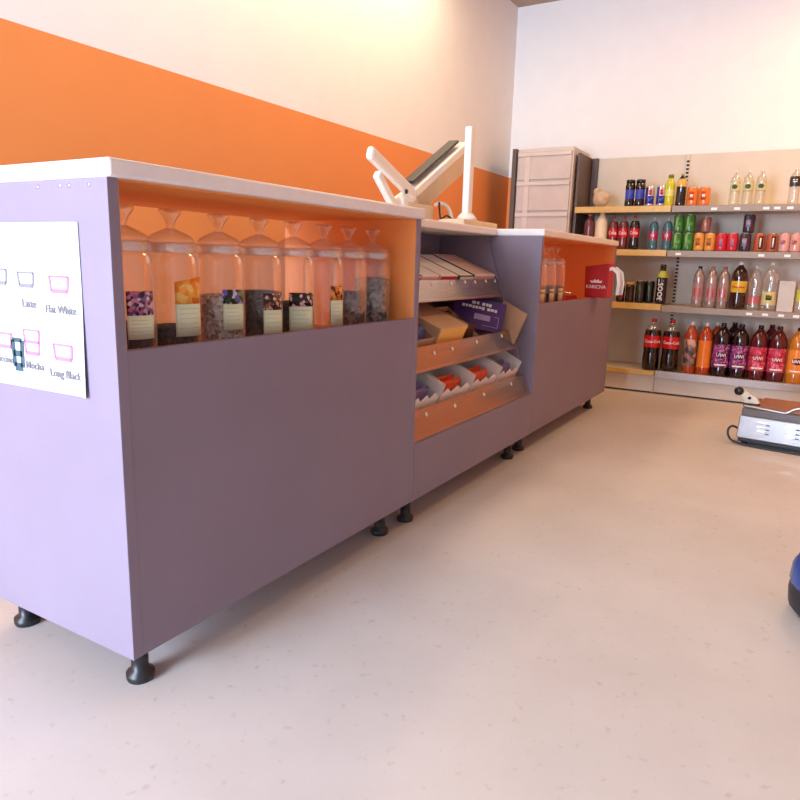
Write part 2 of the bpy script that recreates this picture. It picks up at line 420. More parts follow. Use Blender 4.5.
# ------------------------------------------------------------------ jars
JR = .0545
def jar(x, y, z0, label, level, cmat, lab=None, group='glass jars in the near counter', lmat=None):
    t = thing('glass_jar', label, 'jar', (x, y, z0), group=group)
    MB().lathe([(0, .002), (.048, .002), (.052, .0), (JR, .006), (JR, .165), (.0538, .185), (.052, .203), (.0475, .212)], 32).build('body', m_glass, t)
    MB().lathe([(.0475, .212), (.0505, .214), (.0510, .228), (.0505, .232), (.0465, .232), (.0465, .214)], 32).build('rim', m_rim, t, label='thick frosted glass rim')
    lid = MB().lathe([(0, .233), (.047, .233), (.048, .237), (.040, .246), (.022, .255), (.010, .260), (0, .260)], 28).build('lid', m_glass, t)
    MB().lathe([(.009, .2595), (.0075, .266), (.010, .270), (.013, .277), (.021, .287), (.0235, .2935), (.019, .2985), (.010, .292), (0, .289)], 20).build('knob', m_knob, lid)
    if level:
        n = 10
        prof = [(0, .004), (JR-.004, .004)] + [(JR-.0035, .006+(level-.006)*i/n) for i in range(1, n+1)] + [(JR*.6, level+.003), (0, level+.005)]
        o = MB().lathe(prof, 36, jit=.05).build('contents', cmat, t); o['kind'] = 'stuff'
    if lab:
        s0, s1, zb, zm, zt, pic, slant = lab
        phi = math.atan2(CAM.y-y, CAM.x-x)
        a0, a1 = phi+math.asin(s0), phi+math.asin(s1)
        l = MB().patch(JR+.0004, a0, a1, zb-z0, zm-z0).build('paper_label', lmat or m_green_lab, t, label=None if lmat else 'pale green paper label')
        MB().patch(JR+.0004, a0, a1, zm-z0, zt-z0, z1b=zt-z0+slant).build('picture', pic, l)
        q = MB()
        for k in range(5):
            zz = zm-z0-.010-k*.009*(zm-zb)/.06
            q.patch(JR+.0011, a0+(a1-a0)*.12, a0+(a1-a0)*(.86-.1*(k % 2)), zz, zz+.0012, 8, thick=.0002)
        q.build('small_print', m_print, l)
    return t
m_dark = flake_mat('dark_tea', (0.010, 0.008, 0.009, 1), (0.06, 0.045, 0.04, 1), 160)
m_greyfl = flake_mat('grey_brown_flakes', (0.14, 0.105, 0.085, 1), (0.75, 0.66, 0.58, 1), 120)
m_brownfl = flake_mat('dark_brown_chips', (0.03, 0.02, 0.02, 1), (0.24, 0.17, 0.15, 1), 100)
m_chunk = flake_mat('grey_black_chunks', (0.025, 0.02, 0.02, 1), (0.34, 0.29, 0.27, 1), 90)
m_pale = flake_mat('reddish_granules', (0.42, 0.12, 0.06, 1), (0.62, 0.22, 0.12, 1), 160)
pic1 = spotted('berry_picture', srgb(40, 25, 55), srgb(225, 190, 200), [srgb(70, 45, 95), srgb(200, 120, 150), srgb(120, 90, 150)], 150)
pic2 = spotted('orange_slice_picture', srgb(245, 150, 40), srgb(255, 205, 110), [srgb(240, 125, 20), srgb(250, 175, 70)], 75)
pic3 = spotted('landscape_picture', srgb(60, 85, 40), srgb(205, 195, 235), [srgb(110, 130, 70), srgb(110, 90, 200), srgb(30, 40, 30)], 110)
pic4 = spotted('chocolate_picture', srgb(60, 30, 25), srgb(225, 190, 175), [srgb(95, 50, 40), srgb(40, 20, 20), srgb(150, 100, 85)], 150)
pic5 = spotted('night_picture', srgb(25, 18, 22), srgb(240, 200, 205), [srgb(30, 20, 25), srgb(35, 25, 30)], 150)
pic6 = spotted('flame_picture', srgb(235, 130, 40), srgb(60, 20, 15), [srgb(120, 45, 25), srgb(245, 170, 70)], 130)
JZ = .6402; JY = .125
jar(.121, JY, JZ, 'leftmost glass jar, half behind the near end panel, with purple berry label', .075, m_dark, (.0, .86, .690, .735, .780, pic1, 0))
jar(.234, JY, JZ, 'glass jar with the orange-slice label, second from the left', .064, m_dark, (.08, .97, .687, .752, .796, pic2, .012))
jar(.367, JY, JZ, 'glass jar of grey-brown flakes with a purple and green landscape label', .122, m_greyfl, (.10, .88, .691, .747, .778, pic3, 0))
jar(.496, JY, JZ, 'glass jar of dark tea with chocolate-piece label, fourth from left', .128, m_dark, (.15, .92, .662, .728, .766, pic4, 0))
jar(.622, JY, JZ, 'glass jar with black-and-pink picture label facing front, fifth from left', .098, m_dark, (-.2, .86, .661, .731, .765, pic5, 0))
jar(.748, JY, JZ, 'nearly empty glass jar with narrow flame-picture label', .022, m_pale, (.35, .92, .676, .742, .780, pic6, 0))
jar(.862, JY, JZ, 'glass jar of dark brown chips without a label, second from right', .118, m_brownfl)
jar(.9735, JY-.008, JZ, 'rightmost glass jar in the near counter, filled with grey-black chunks', .155, m_chunk)
cl = spotted('cream_label_picture', srgb(215, 190, 150), srgb(235, 215, 180), [srgb(200, 170, 130)], 40)
for x, lb in ((2.43, 'glass jar in the far counter, nearest the dividing panel'), (2.57, 'middle glass jar of the three in the far counter'), (2.71, 'glass jar in the far counter nearest the red packet')):
    jar(x, .13, JZ, lb, .105, m_dark, (.45, .85, .66, .715, .735, cl, 0), 'glass jars in the far counter', mat('cream_label_paper', (0.62, 0.45, 0.30, 1), 0.6))

# red gift bag leaning out of the far niche, and a red packet beside it
m_red = mat('red_bag_paper', (0.50, 0.018, 0.022, 1), 0.4, var=0.08)
bag = thing('gift_bag', 'red paper gift bag with white lettering leaning out of the far counter', 'bag', (3.045, -.012, ZLED+.001), (0, 0, R(-8)))
MB().prism([(-.062, 0), (.062, 0), (.070, .165), (-.070, .185)], -.035, .035).build('body', m_red, bag, .003)
for xx in (-.034, .020):
    h = MB()
    pts = [(xx, -.055, .150), (xx, -.085, .158), (xx, -.115, .135), (xx, -.125, .08), (xx, -.120, .02)]
    nr = []
    for k, p_ in enumerate(pts):
        dr = (Vector(pts[min(k+1, 4)])-Vector(pts[max(k-1, 0)])).normalized(); nn = Vector((0, -dr.z, dr.y))*.009; c_ = Vector(p_)
        nr.append([h.bm.verts.new(v) for v in (c_+nn, c_-nn, c_-nn+Vector((.003, 0, 0)), c_+nn+Vector((.003, 0, 0)))])
    for a, b in zip(nr[:-1], nr[1:]):
        for k in range(4): h.bm.faces.new((a[k], a[(k+1) % 4], b[(k+1) % 4], b[k]))
    h.bm.faces.new(nr[0]); h.bm.faces.new(nr[-1][::-1])
    h.build('handle', m_white, bag, label='white ribbon handle')
BM = lambda y, z: Matrix.Translation((-.0358, y, z)) @ Matrix.Rotation(R(-90), 4, 'Z') @ Matrix.Rotation(R(90), 4, 'X')
lettering('KARICNA', .026, m_text_w, bag, BM(0, .058), 1.0)
em = MB().prism([(-.030, .080), (.030, .080), (.034, .092), (.016, .090), (.010, .100), (0, .092), (-.012, .099), (-.018, .090), (-.034, .092)], -.0372, -.0355)
em.build('emblem', m_text_w, bag, label='white crest above the lettering')
rp = thing('red_packet', 'red plastic-wrapped packet lying in the far counter beside the gift bag', 'packet', (2.90, .14, JZ), (0, 0, R(90)))
MB().prism([(-.14, 0), (.13, 0), (.14, .012), (.10, .06), (-.09, .055), (-.15, .015)], -.05, .06).build('pack', mat('red_film', (0.5, 0.03, 0.03, 1), 0.18, var=.2, bump=.4, scale=40), rp, .006)
wr = MB().tube([(-.02, -.10, .058), (.02, -.06, .066), (.0, .0, .062), (.03, .05, .066)], .006)
wr.build('film_fold', clear_mat('wrapping_film', (.95, .9, .88, 1), .3, .8, .15, .4, .25), rp)

# ------------------------------------------------------------------ snack boxes on the trays
def tray_frame(z0):   # origin on the tray surface at the lip, rotated with the tray
    return yr(z0)+.006, z0+.001
def flat_box(x0, x1, z0, v0, depth, hgt, label, top, side, front, spine=None, group='flat chocolate boxes on the top tray', rz=None):
    rz = random.uniform(-.03, .03) if rz is None else rz
    y, z = tray_frame(z0)
    t = thing('snack_box', label, 'box', (x0, y+v0*math.cos(SL), z+v0*math.sin(SL)+.0006), (SL, 0, rz), group=group)
    L = x1-x0
    MB().box(0, L, 0, depth, 0, hgt).build('carton', side, t, .002)
    MB().box(.006, L-.006, .006, depth-.004, hgt, hgt+.0012).build('lid', top, t)
    MB().box(.004, L-.004, -.0012, 0, .004, hgt-.004).build('front_print', front, t)
    if spine: MB().box(-.0012, 0, .004, depth-.004, .004, hgt-.002).build('side_print', spine, t)
    return t
m_cw = mat('white_card', (0.82, 0.77, 0.74, 1), 0.5); m_cp = mat('pink_card', (0.80, 0.52, 0.48, 1), 0.5); m_cr = mat('red_card', (0.60, 0.05, 0.05, 1), 0.45)
m_cg = mat('dark_green_card', (0.04, 0.07, 0.04, 1), 0.5); m_ct = mat('tan_card', (0.58, 0.36, 0.22, 1), 0.6); m_cpt = mat('rose_tan_card', (0.74, 0.47, 0.40, 1), 0.5)
m_cb = mat('brown_card', (0.42, 0.24, 0.15, 1), 0.6); m_cy = mat('yellow_card', (0.85, 0.47, 0.10, 1), 0.5); m_pur = mat('purple_card', (0.075, 0.025, 0.17, 1), 0.35)
m_blue = mat('blue_foil', (0.08, 0.12, 0.30, 1), 0.3, var=.4, scale=60); m_choc = mat('dark_wrapper', (0.055, 0.022, 0.018, 1), 0.35, var=.5, scale=60)
m_orr = mat('orange_red_wrapper', (0.75, 0.10, 0.03, 1), 0.3, var=.35, scale=40); m_vio = mat('violet_wrapper', (0.22, 0.16, 0.36, 1), 0.35, var=.4, scale=50)
Z1, Z2, Z3 = .722, .497, .299
flat_box(1.255, 1.425, Z1, .055, .20, .056, 'flat pink and white box at the left end of the top tray', m_cp, m_cp, m_cr)
flat_box(1.437, 1.560, Z1, .055, .21, .060, 'flat white box with a red side, second on the top tray', m_cw, m_cw, m_cp, m_cr)
flat_box(1.580, 1.725, Z1, .055, .22, .060, 'flat white box with red front, middle of the top tray', m_cw, m_cw, m_cr, m_cr)
flat_box(1.747, 1.875, Z1, .055, .22, .057, 'flat pale box with a dark green side, fourth on the top tray', m_cw, m_cg, m_cw, m_cg)
flat_box(1.892, 2.090, Z1, .055, .22, .062, 'flat rose-tan box at the right end of the top tray', m_cpt, m_cw, m_cpt, m_cg)

def open_carton(x0, x1, z0, v0, depth, hf, hb, label, mout, min_, wrap, n, name='open_carton', group=None, zig=False, rz=0, pk='packet', flap=0.0, pack_label=None, used=1.0):
    """a display carton: base, two side walls, back wall, low front lip; countable packets stand inside as things"""
    y, z = tray_frame(z0)
    loc = Vector((x0, y+v0*math.cos(SL), z+v0*math.sin(SL)+.0006))
    t = thing(name, label, 'box', loc, (SL, 0, rz), group=group)
    L = x1-x0; k = .0025
    MB().box(0, L, 0, depth, 0, k).build('base', mout, t)
    for a in (0, L-k):
        MB().prism([(0, k), (0, hf), (depth, hb), (depth, k)], a, a+k).build('side_wall', min_, t)
    MB().box(k, L-k, depth-k, depth, k, hb).build('back_wall', min_, t)
    f = MB()
    if zig:
        nz = 6; pts = [(k, k)]+[(k+(L-2*k)*i/nz, hf*(.80 if i % 2 else .62)) for i in range(nz+1)]+[(L-k, k)]
        f.prism(pts, 0, k, axis='y')
    else: f.box(k, L-k, 0, k, k, hf)
    f.build('front_lip', mout, t)
    if flap:
        MB().prism([(0, 0), (.0025, 0), (.0025-flap*.5, flap), (-flap*.5, flap)], .01, depth*.8, axis='y', M=Matrix.Translation((0, 0, hb-.002))).build('flap', min_, t)
    # the packets inside
    Mx = Matrix.Translation(loc) @ Matrix.Rotation(rz, 4, 'Z') @ Matrix.Rotation(SL, 4, 'X')
    proto = None
    for i in range(n):
        dd = (depth-.02)*used/n
        c = Mx @ Vector((L/2, .010+dd*(i+.5), k+.001))
        hh = min(hb*.82, .080 if zig else .085)
        if proto is None:
            p = thing('snack_packet', pack_label, 'packet', c, (SL-.25, 0, rz), group='packets in the '+label[:40])
            b = MB().prism([(-L*.44, .0), (L*.44, .0), (L*.42, hh*.5), (L*.44, hh), (-L*.44, hh), (-L*.42, hh*.5)], -dd*.22, dd*.22, axis='y')
            b.build('wrapper', wrap, p, .002)
            MB().box(-L*.44, L*.44, -.0006, .0006, hh, hh+.006).build('crimp', wrap, p)
            proto = p
        else:
            q = copy_tree(proto); q.location = c; q.rotation_euler = (SL-.25+random.uniform(-.06, .06), 0, rz)
    return t
# middle tray
open_carton(1.225, 1.395, Z2, .060, .18, .070, .110, 'open carton of blue wrapped bars at the left of the middle tray', m_cb, m_cb, m_blue, 4, pack_label='blue wrapped bar in the carton at the left of the middle tray')
t = thing('closed_carton', 'large tan carton with yellow front on the middle tray', 'box', (1.425, tray_frame(Z2)[0]+.062*math.cos(SL), tray_frame(Z2)[1]+.062*math.sin(SL)+.0006), (SL, 0, 0))
MB().box(0, .225, 0, .24, 0, .100).build('carton', m_ct, t, .003)
MB().box(.003, .222, -.0012, 0, .003, .097).build('front_print', m_cy, t, label='yellow printed front')
open_carton(1.665, 1.82, Z2, .055, .19, .035, .085, 'open brown carton of dark bars in the centre of the middle tray', m_cb, m_ct, m_choc, 3, flap=.02, pack_label='dark wrapped bar in the brown carton, centre of the middle tray')
pb = thing('purple_box', 'purple chocolate carton with white print on its side, right of the middle tray', 'box', (2.046, .114, .678), (R(-23.2), R(11), R(-61)))
MB().box(-.225, 0, 0, .026, -.138, 0).build('carton', m_pur, pb, .002)
pr = MB()
for i, (a, wd) in enumerate(((-.150, .016), (-.130, .012), (-.106, .014), (-.088, .010), (-.076, .012))): pr.box(a, a+wd, -.0014, 0, -.030+(i % 2)*.001, -.017)
for i, (a, wd) in enumerate(((-.190, .012), (-.175, .010), (-.162, .014), (-.145, .010), (-.132, .012), (-.117, .010), (-.104, .012), (-.080, .014), (-.064, .014), (-.047, .010))):
    pr.box(a, a+wd, -.0014, 0, -.050+(i % 3)*.001, -.037)
pr.build('white_print', m_text_w, pb)
fr = MB(); fr.box(-.090, -.022, -.0014, 0, -.118, -.116).box(-.024, -.022, -.0014, 0, -.118, -.070).box(-.045, -.022, -.0014, 0, -.072, -.070).box(-.13, -.06, -.0013, 0, -.095, -.070)
fr.build('frame_print', mat('lilac_print', (0.45, 0.35, 0.58, 1), .5, var=0), pb)
open_carton(2.074, 2.096, Z2, .0, .12, .150, .158, 'narrow tan carton between the purple carton and the counter side', m_ct, m_ct, m_choc, 0)
# bottom tray
for i, (a, b, lb, wm, n) in enumerate(((1.135, 1.325, 'leftmost open white carton on the bottom tray', m_vio, 2), (1.345, 1.585, 'open white carton of orange-red packets, second on the bottom tray', m_orr, 2),
                         (1.60, 1.84, 'open white carton of orange-red packets, third on the bottom tray', m_orr, 2), (1.865, 2.085, 'open white carton at the right end of the bottom tray', m_vio, 2))):
    open_carton(a, b, Z3, .070, .20, .112, .130, lb, m_cw, m_cw, wm, n, group='open white cartons on the bottom tray', zig=True, used=.34,
                pack_label=('violet' if wm is m_vio else 'orange-red')+' packet in the '+['leftmost', 'second', 'third', 'rightmost'][i]+' white carton of the bottom tray')

# ------------------------------------------------------------------ things on the middle worktop
pole = thing('display_pole', 'white upright pole with a flat base on the middle worktop', 'pole', (2.055, .33, 1.0))
MB().box(-.15, .21, -.06, .06, 0, .030).build('base', m_cream, pole, .006)
MB().box(-.022, .022, -.016, .016, .035, .42).build('post', m_white, pole, .006)
MB().lathe([(0, .033), (.048, .033), (.040, .046), (.026, .062), (0, .062)], 20).build('collar', m_white, pole)
till = thing('folding_stand', 'cream device with tilted panel on white jointed arms on the counters', 'stand', (1.75, .45, 1.0))
def bar(mb, a, b, wd, th):
    a = Vector(a); b = Vector(b); d = (b-a); L = d.length; d.normalize()
    s_ = Vector((0, 1, 0)); n_ = d.cross(s_).normalized()
    M = Matrix(((d.x, s_.x, n_.x, a.x), (d.y, s_.y, n_.y, a.y), (d.z, s_.z, n_.z, a.z), (0, 0, 0, 1)))
    mb.box(0, L, -th/2, th/2, -wd/2, wd/2, M); return mb
O = Vector((1.75, .45, 1.0))
lp = lambda x, z, y=.45: Vector((x, y, z))-O
bar(MB(), lp(1.505, 1.17), lp(1.690, 1.012, .45), .034, .03).build('leg', m_white, till, .008)
bar(MB(), lp(1.42, 1.235, .43), lp(1.745, 1.115, .43), .050, .03).build('arm', m_white, till, .012)
MB().lathe([(0, 0), (.009, 0), (.009, .006), (0, .006)], 14, M=Matrix.Translation(lp(1.665, 1.118, .414)) @ Matrix.Rotation(R(90), 4, 'X')).build('screw', m_black, till)
MB().box(1.70-O.x, 1.92-O.x, .42-O.y, .54-O.y, 0, .085).build('base_box', m_cream, till, .01, label='cream base box')
bar(MB(), lp(1.67, 1.075), lp(1.77, 1.12), .05, .05).build('joint', m_white, till, .01)
# tilted panel: cream underside, white edge
pan = MB(); bar(pan, lp(1.865, 1.105, .49), lp(2.36, 1.365, .49), .105, .06)
pn = pan.build('panel', m_cream, till, .006)
bar(MB(), lp(1.790, 1.125, .47), lp(2.27, 1.385, .47), .034, .07).build('panel_frame', m_white, pn, .006, label='white panel frame')
bar(MB(), lp(1.790, 1.168, .48), lp(2.20, 1.392, .48), .014, .05).build('screen', m_black, pn, .003)
cb = MB().tube([lp(1.93, 1.09, .42), lp(1.97, 1.10, .42), lp(2.02, 1.09, .41), lp(2.045, 1.05, .40), lp(2.05, 1.004, .40)], .008).build('cable', m_white, till, label='white arched cable')
MB().tube([lp(1.925, 1.10, .40), lp(1.915, 1.05, .39), lp(1.91, 1.03, .38), lp(1.94, 1.045, .37), lp(1.97, 1.03, .36), lp(1.985, 1.006, .36)], .0045).build('cable', m_black, till, label='thin black cable')

# ------------------------------------------------------------------ drawer tower by the orange wall
m_tow = mat('pale_grey_plastic', (0.62, 0.53, 0.47, 1), 0.35, var=.04); m_tow2 = mat('greyish_panel', (0.57, 0.48, 0.43, 1), .3, var=.06)
m_side_shade = mat('dark_brown_shade', (0.10, 0.07, 0.055, 1), .5)
tow = thing('storage_cabinet', 'tall pale grey cabinet with stacked front panels between orange wall and shelves', 'cabinet', (4.10, .715, 0))
MB().box(.012, .38, -.205, .205, 0, 1.66).build('carcass', m_tow, tow, .004)
MB().box(-.02, .38, .206, .236, 0, 1.66).build('side_shade', m_side_shade, tow, .002)  # dark brown strip painted in for the shadow along the cabinet's left flank
for k, z0 in enumerate((.06, .44, .82, 1.01, 1.225, 1.44)):
    z1 = (.44, .82, 1.01, 1.225, 1.44, 1.64)[k]
    d = MB().box(-.004, .012, -.195, .195, z0+.006, z1-.006).build('drawer_front', m_tow2, tow, .003)
    MB().box(-.016, -.004, -.195, .195, z1-.036, z1-.010).build('handle_rail', m_tow, d, .003)
MB().box(-.010, -.004, .10, .14, .08, 1.62).build('vertical_strip', m_tow, tow, .002)

# ------------------------------------------------------------------ wall shelving
FX, BX = 4.10, 4.47
SEAM, LEND, REND = -.165, .475, -1.165
m_bpan = mat('cream_back_panel', (0.68, 0.60, 0.50, 1), 0.6, var=.03); m_sh = mat('cream_shelf_metal', (0.62, 0.53, 0.42, 1), 0.45, var=.03)
m_wood = mat('yellow_wood_edge', (0.66, 0.42, 0.11, 1), 0.4, var=.12, scale=6); m_edge = mat('brown_grey_edge', (0.30, 0.22, 0.15, 1), 0.4, var=.05)
m_up = mat('dark_brown_upright', (0.10, 0.06, 0.045, 1), 0.5); m_gr = mat('grey_metal_edge', (0.42, 0.37, 0.36, 1), .3, metal=.3)
m_slot = mat('dark_slot', (0.02, 0.015, 0.012, 1), .7)
def bay(y0, y1, label, shelves, edge, base_edge, tags, left):
    t = thing('wall_shelving', label, 'shelves', (FX, (y0+y1)/2, 0)); oy = (y0+y1)/2
    a, b = y0-oy, y1-oy
    MB().box(BX-FX, BX-FX+.02, a, b, 0.02, 1.62).build('back_panel', m_bpan, t)
    for z in shelves:
        s = MB().box(.012, BX-FX, a+.004, b-.004, z-.030, z).build('shelf', m_sh, t, .002)
        MB().box(0, .012, a+.003, b-.003, z-.040, z+.001).build('shelf_edge', edge, s, .002)
        for (ty, tz) in tags.get(z, []):
            MB().box(-.0016, -.0002, ty-oy-.017, ty-oy+.017, tz-.009, tz+.006).build('price_tag', m_dot, s, label='small white price tag')
    s = MB().box(.012, BX-FX, a+.004, b-.004, .118, .158).build('base_shelf', m_sh, t, .002)
    MB().box(-.006, .012, a+.002, b-.002, .115 if not left else .128, .166 if not left else .159).build('shelf_edge', base_edge, s, .003)
    MB().box(.030, .045, a, b, .012, .117).build('plinth', m_bpan, t)
    # slotted upright(s)
    ups = [(a, a+.012, False)] if False else []
    if left:
        MB().box(.05, BX-FX+.02, b, b+.018, 0, 1.62).build('end_panel', m_up, t, .001)
        u = MB().box(BX-FX-.03, BX-FX, b-.045, b-.004, .16, 1.62).build('upright', m_up, t)
    else:
        u = MB().box(BX-FX-.012, BX-FX-.001, b-.028, b-.004, .16, 1.62).build('upright', m_bpan, t)
        sl = MB()
        for k in range(56): sl.box(BX-FX-.0128, BX-FX-.0118, b-.026, b-.008, .19+k*.025, .19+k*.025+.014)
        sl.build('slots', m_slot, u)
    return t
S1, S2, S3 = 1.252, .968, .612
bay(SEAM, LEND, 'left bay of wall shelving with yellow wooden shelf edges', (S1, S2, S3), m_wood, m_wood, {}, True)
bay(REND, SEAM-.001, 'right bay of wall shelving with brown-grey edges and price tags', (S1-.002, S2-.002, S3-.008), m_edge, m_gr,
    {S1-.002: [(-.423, 1.229), (-.555, 1.229), (-.716, 1.229), (-.775, 1.229), (-.844, 1.229)], S2-.002: [(-.238, .946), (-.722, .946), (-.863, .946)], S3-.008: [(-.697, .584), (-.786, .584), (-.874, .584), (-.955, .584)]}, False)
MB().box(FX-.012, FX-.007, SEAM-.004, SEAM+.003, .01, .125).build('hanging_strap', m_gr, None)
setp(bpy.data.objects['hanging_strap'], 'thin grey strap hanging from the base shelf at the bay seam', 'strap')

# ------------------------------------------------------------------ bottles and cans
CACHE = {}
def tint(name, c, rough=0.12, var=.05): return mat(name, c, rough, var=var, spec=.6, coat=.5)
PROF = {
 'pet':   [(0, .010), (.60, .004), (.86, 0), (.97, .02), (1, .06), (1, .16), (.97, .18), (.97, .61), (1, .64), (.99, .70), (.93, .76), (.80, .82), (.58, .87), (.36, .915), (.27, .935), (.27, .955)],
 'cola':  [(0, .010), (.60, .004), (.84, 0), (.96, .03), (1, .12), (.99, .22), (.94, .33), (.93, .38), (.98, .44), (1, .50), (1, .68), (.96, .74), (.84, .80), (.62, .86), (.38, .905), (.27, .93), (.27, .955)],
 'round': [(0, .010), (.60, .004), (.86, 0), (.97, .03), (1, .10), (1, .62), (.97, .71), (.87, .79), (.66, .86), (.42, .91), (.33, .93), (.33, .955)],
 'sport': [(0, .010), (.60, .004), (.88, 0), (1, .04), (1, .30), (.95, .36), (.95, .50), (1, .57), (1, .70), (.80, .79), (.55, .84), (.50, .88), (.50, .91)],
 'jar':   [(0, .010), (.60, .004), (.9, 0), (1, .05), (1, .20), (.92, .26), (.92, .62), (1, .68), (1, .76), (.90, .84), (.84, .86), (.84, .88)],
}
def rad(prof, z):
    for (r0, z0), (r1, z1) in zip(prof[1:-1], prof[2:]):
        if z0 <= z <= z1 and z1 > z0: return r0+(r1-r0)*(z-z0)/(z1-z0)
    return 1.0
def bottle(key, x, y, z, h, d, kind, liquid, cap, lab=None, fill=.80, glass=None, text=None, label='', group=None, cat='bottle', capr=None, name='drink_bottle', rz=0, oval=None):
    if key in CACHE:
        t = copy_tree(CACHE[key]); t.location = (x, y, z); t.rotation_euler = (0, 0, rz); setp(t, label, cat, group); return t
    t = thing(name, label, cat, (x, y, z), (0, 0, rz), group)
    r = d/2; P = PROF[kind]
    prof = []
    for (a, b), nx in zip(P, P[1:]+[None]):
        prof.append((a, b))
        if nx and b < fill < nx[1]: prof.append((a+(nx[0]-a)*(fill-b)/(nx[1]-b), fill))
    mi = [0 if prof[i+1][1] <= fill+1e-6 else 1 for i in range(len(prof)-1)]
    MB().lathe([(a*r, b*h) for a, b in prof], 28, mi=mi).build('body', [liquid, glass or m_pet], t)
    cr = (capr or P[-1][0]*1.12)*r; cz = P[-1][1]*h-.018*h
    MB().lathe([(0, cz), (cr, cz), (cr, h*.985), (cr*.9, h), (0, h)], 20).build('cap', cap, t)
    if lab:
        z0, z1, lm = lab; n = 6
        zs = [z0+(z1-z0)*i/n for i in range(n+1)]
        L = MB().lathe([(rad(P, q)*r+.0006, q*h) for q in zs], 28).build('label', lm, t)
        L.name = 'sleeve_label'
        if oval:
            c, ow, oh = oval; rr = rad(P, (z0+z1)/2)*r+.0012; zc = (z0+z1)/2*h+oh*.2
            q = MB(); pts = []
            for i in range(16):
                a = 2*PI*i/16; th = PI+ow*math.cos(a)/rr
                pts.append(q.bm.verts.new((rr*1.01*math.cos(th), rr*1.01*math.sin(th), zc+oh*math.sin(a))))
            cen = q.bm.verts.new((-rr*1.02, 0, zc))
            for i in range(16): q.bm.faces.new((pts[i], pts[(i+1) % 16], cen))
            q.build('logo_patch', c, L)
        if text:
            tx, sz, tm, vert = text
            lettering_round(tx, sz, tm, L, rad(P, (z0+z1)/2)*r+(.0032 if oval else .0016), PI, (z0+z1)/2*h+(oval[2]*.2 if oval else 0), vert)
    CACHE[key] = t
    return t
def can(key, x, y, z, h, d, m, band=None, label='', group=None, marks=None):
    if key in CACHE:
        t = copy_tree(CACHE[key]); t.location = (x, y, z); setp(t, label, 'can', group); return t
    t = thing('drink_can', label, 'can', (x, y, z), (0, 0, 0), group)
    r = d*1.06/2
    MB().lathe([(0, .003), (r*.72, .003), (r*.78, 0), (r*.98, .008), (r, .012), (r, h-.014), (r*.84, h-.003)], 28).build('body', m, t)
    lid = MB().lathe([(r*.84, h-.003), (r*.86, h), (r*.80, h), (r*.78, h-.004), (0, h-.004)], 28).build('lid', m_steel, t)
    MB().box(-.008, .012, -.006, .006, h-.004, h-.0025).build('ring_pull', m_steel, lid)
    if band:
        for (z0, z1, bm_, a0, a1) in band:
            MB().patch(r+.0003, PI+a0, PI+a1, z0*h, z1*h, 14).build('print', bm_, t)
    if marks:
        for (tx, sz, tm, vert, zf) in marks: lettering_round(tx, sz, tm, t, r+.0008, PI, zf*h, vert)
    CACHE[key] = t
    return t
C = {}
def cc(name, r, g, b, rough=.25): return mat(name, srgb(r, g, b), rough, var=.06, scale=30, coat=.3)
m_cola = tint('cola_liquid', (0.010, 0.004, 0.003, 1)); m_redlab = cc('red_label', 200, 20, 30); m_redcap = cc('red_cap', 190, 25, 25)
m_wcap = cc('white_cap', 235, 225, 215); m_dcap = cc('dark_cap', 35, 18, 20); m_blacap = cc('black_cap', 20, 18, 20)
XB = 4.17
# ---- top shelf
z = S1+.0012
cr = thing('paper_bag', 'crumpled beige paper bag at the left of the top shelf', 'bag', (4.19, .317, z))
b_ = MB(); b_.ball((0, 0, .058), .062, .060, .0575, 18, jit=.16); b_.ball((-.01, .03, .105), .032, .030, .026, 14, jit=.2)
b_.build('body', mat('beige_paper', (0.62, 0.45, 0.30, 1), .7, var=.25, scale=25, bump=.6), cr)
m_bl = spotted('blue_white_label', srgb(40, 60, 170), srgb(60, 80, 190), [srgb(150, 165, 220), srgb(50, 70, 180), srgb(45, 60, 165)], 25)
for y, lb in ((.121, 'dark cola bottle with blue label, left of the pair on the top shelf'), (.055, 'dark cola bottle with blue label, right of the pair on the top shelf')):
    bottle('bluejar', XB, y, z, .176, .064, 'jar', m_cola, m_blacap, (.28, .62, m_bl), 1.0, label=lb, group='blue-labelled dark bottles', capr=.92)
m_rb = spotted('blue_silver_check', srgb(45, 45, 140), srgb(190, 190, 210), [srgb(60, 60, 160), srgb(185, 185, 205)], 22, .2)
m_rbr = cc('red_print', 190, 30, 40); m_silv = mat('silver_can', (0.62, 0.60, 0.62, 1), .28, metal=.6)
for y, lb in ((-.010, 'slim blue and silver can, left of the two on the top shelf'), (-.081, 'slim blue and silver can beside the lime-yellow bottle')):
    can('rb', XB, y, z, .133, .054, m_silv, [(.10, .92, cc('royal_blue', 40, 45, 150), -1.3, -.25), (.12, .5, cc('royal_blue', 40, 45, 150), -.2, 1.3), (.55, .80, m_rbr, -.1, .5)], lb, 'blue and silver cans')
bottle('lime', XB, -.134, z, .200, .061, 'sport', cc('lime_yellow', 200, 195, 40), cc('lime_cap', 110, 120, 30), (.32, .52, cc('pale_lime', 225, 220, 120)), 1.0, label='lime-yellow drink bottle on the top shelf at the bay seam')
bottle('brownyel', XB, -.204, z-.002, .205, .062, 'pet', m_cola, cc('gold_cap', 190, 150, 60), (.60, .84, cc('yellow_label', 215, 175, 80)), 1.0, label='dark drink bottle with yellow upper label beside two orange cans')
m_orcan = cc('orange_can', 225, 120, 50)
for y, lb in ((-.276, 'orange can on the top shelf, left of the pair'), (-.348, 'orange can on the top shelf, right of the pair')):
    can('ora', XB, y, z-.002, .118, .066, m_orcan, [(.3, .75, cc('rust_print', 190, 80, 35), -.5, .4), (.45, .6, m_text_w, -.3, .25)], lb, 'orange cans on the top shelf')
m_pear = clear_mat('pale_yellow_drink', (0.86, 0.83, 0.62, 1), .10, .6, .1, .35, .22); m_pearl = cc('dark_green_mark', 50, 70, 45)
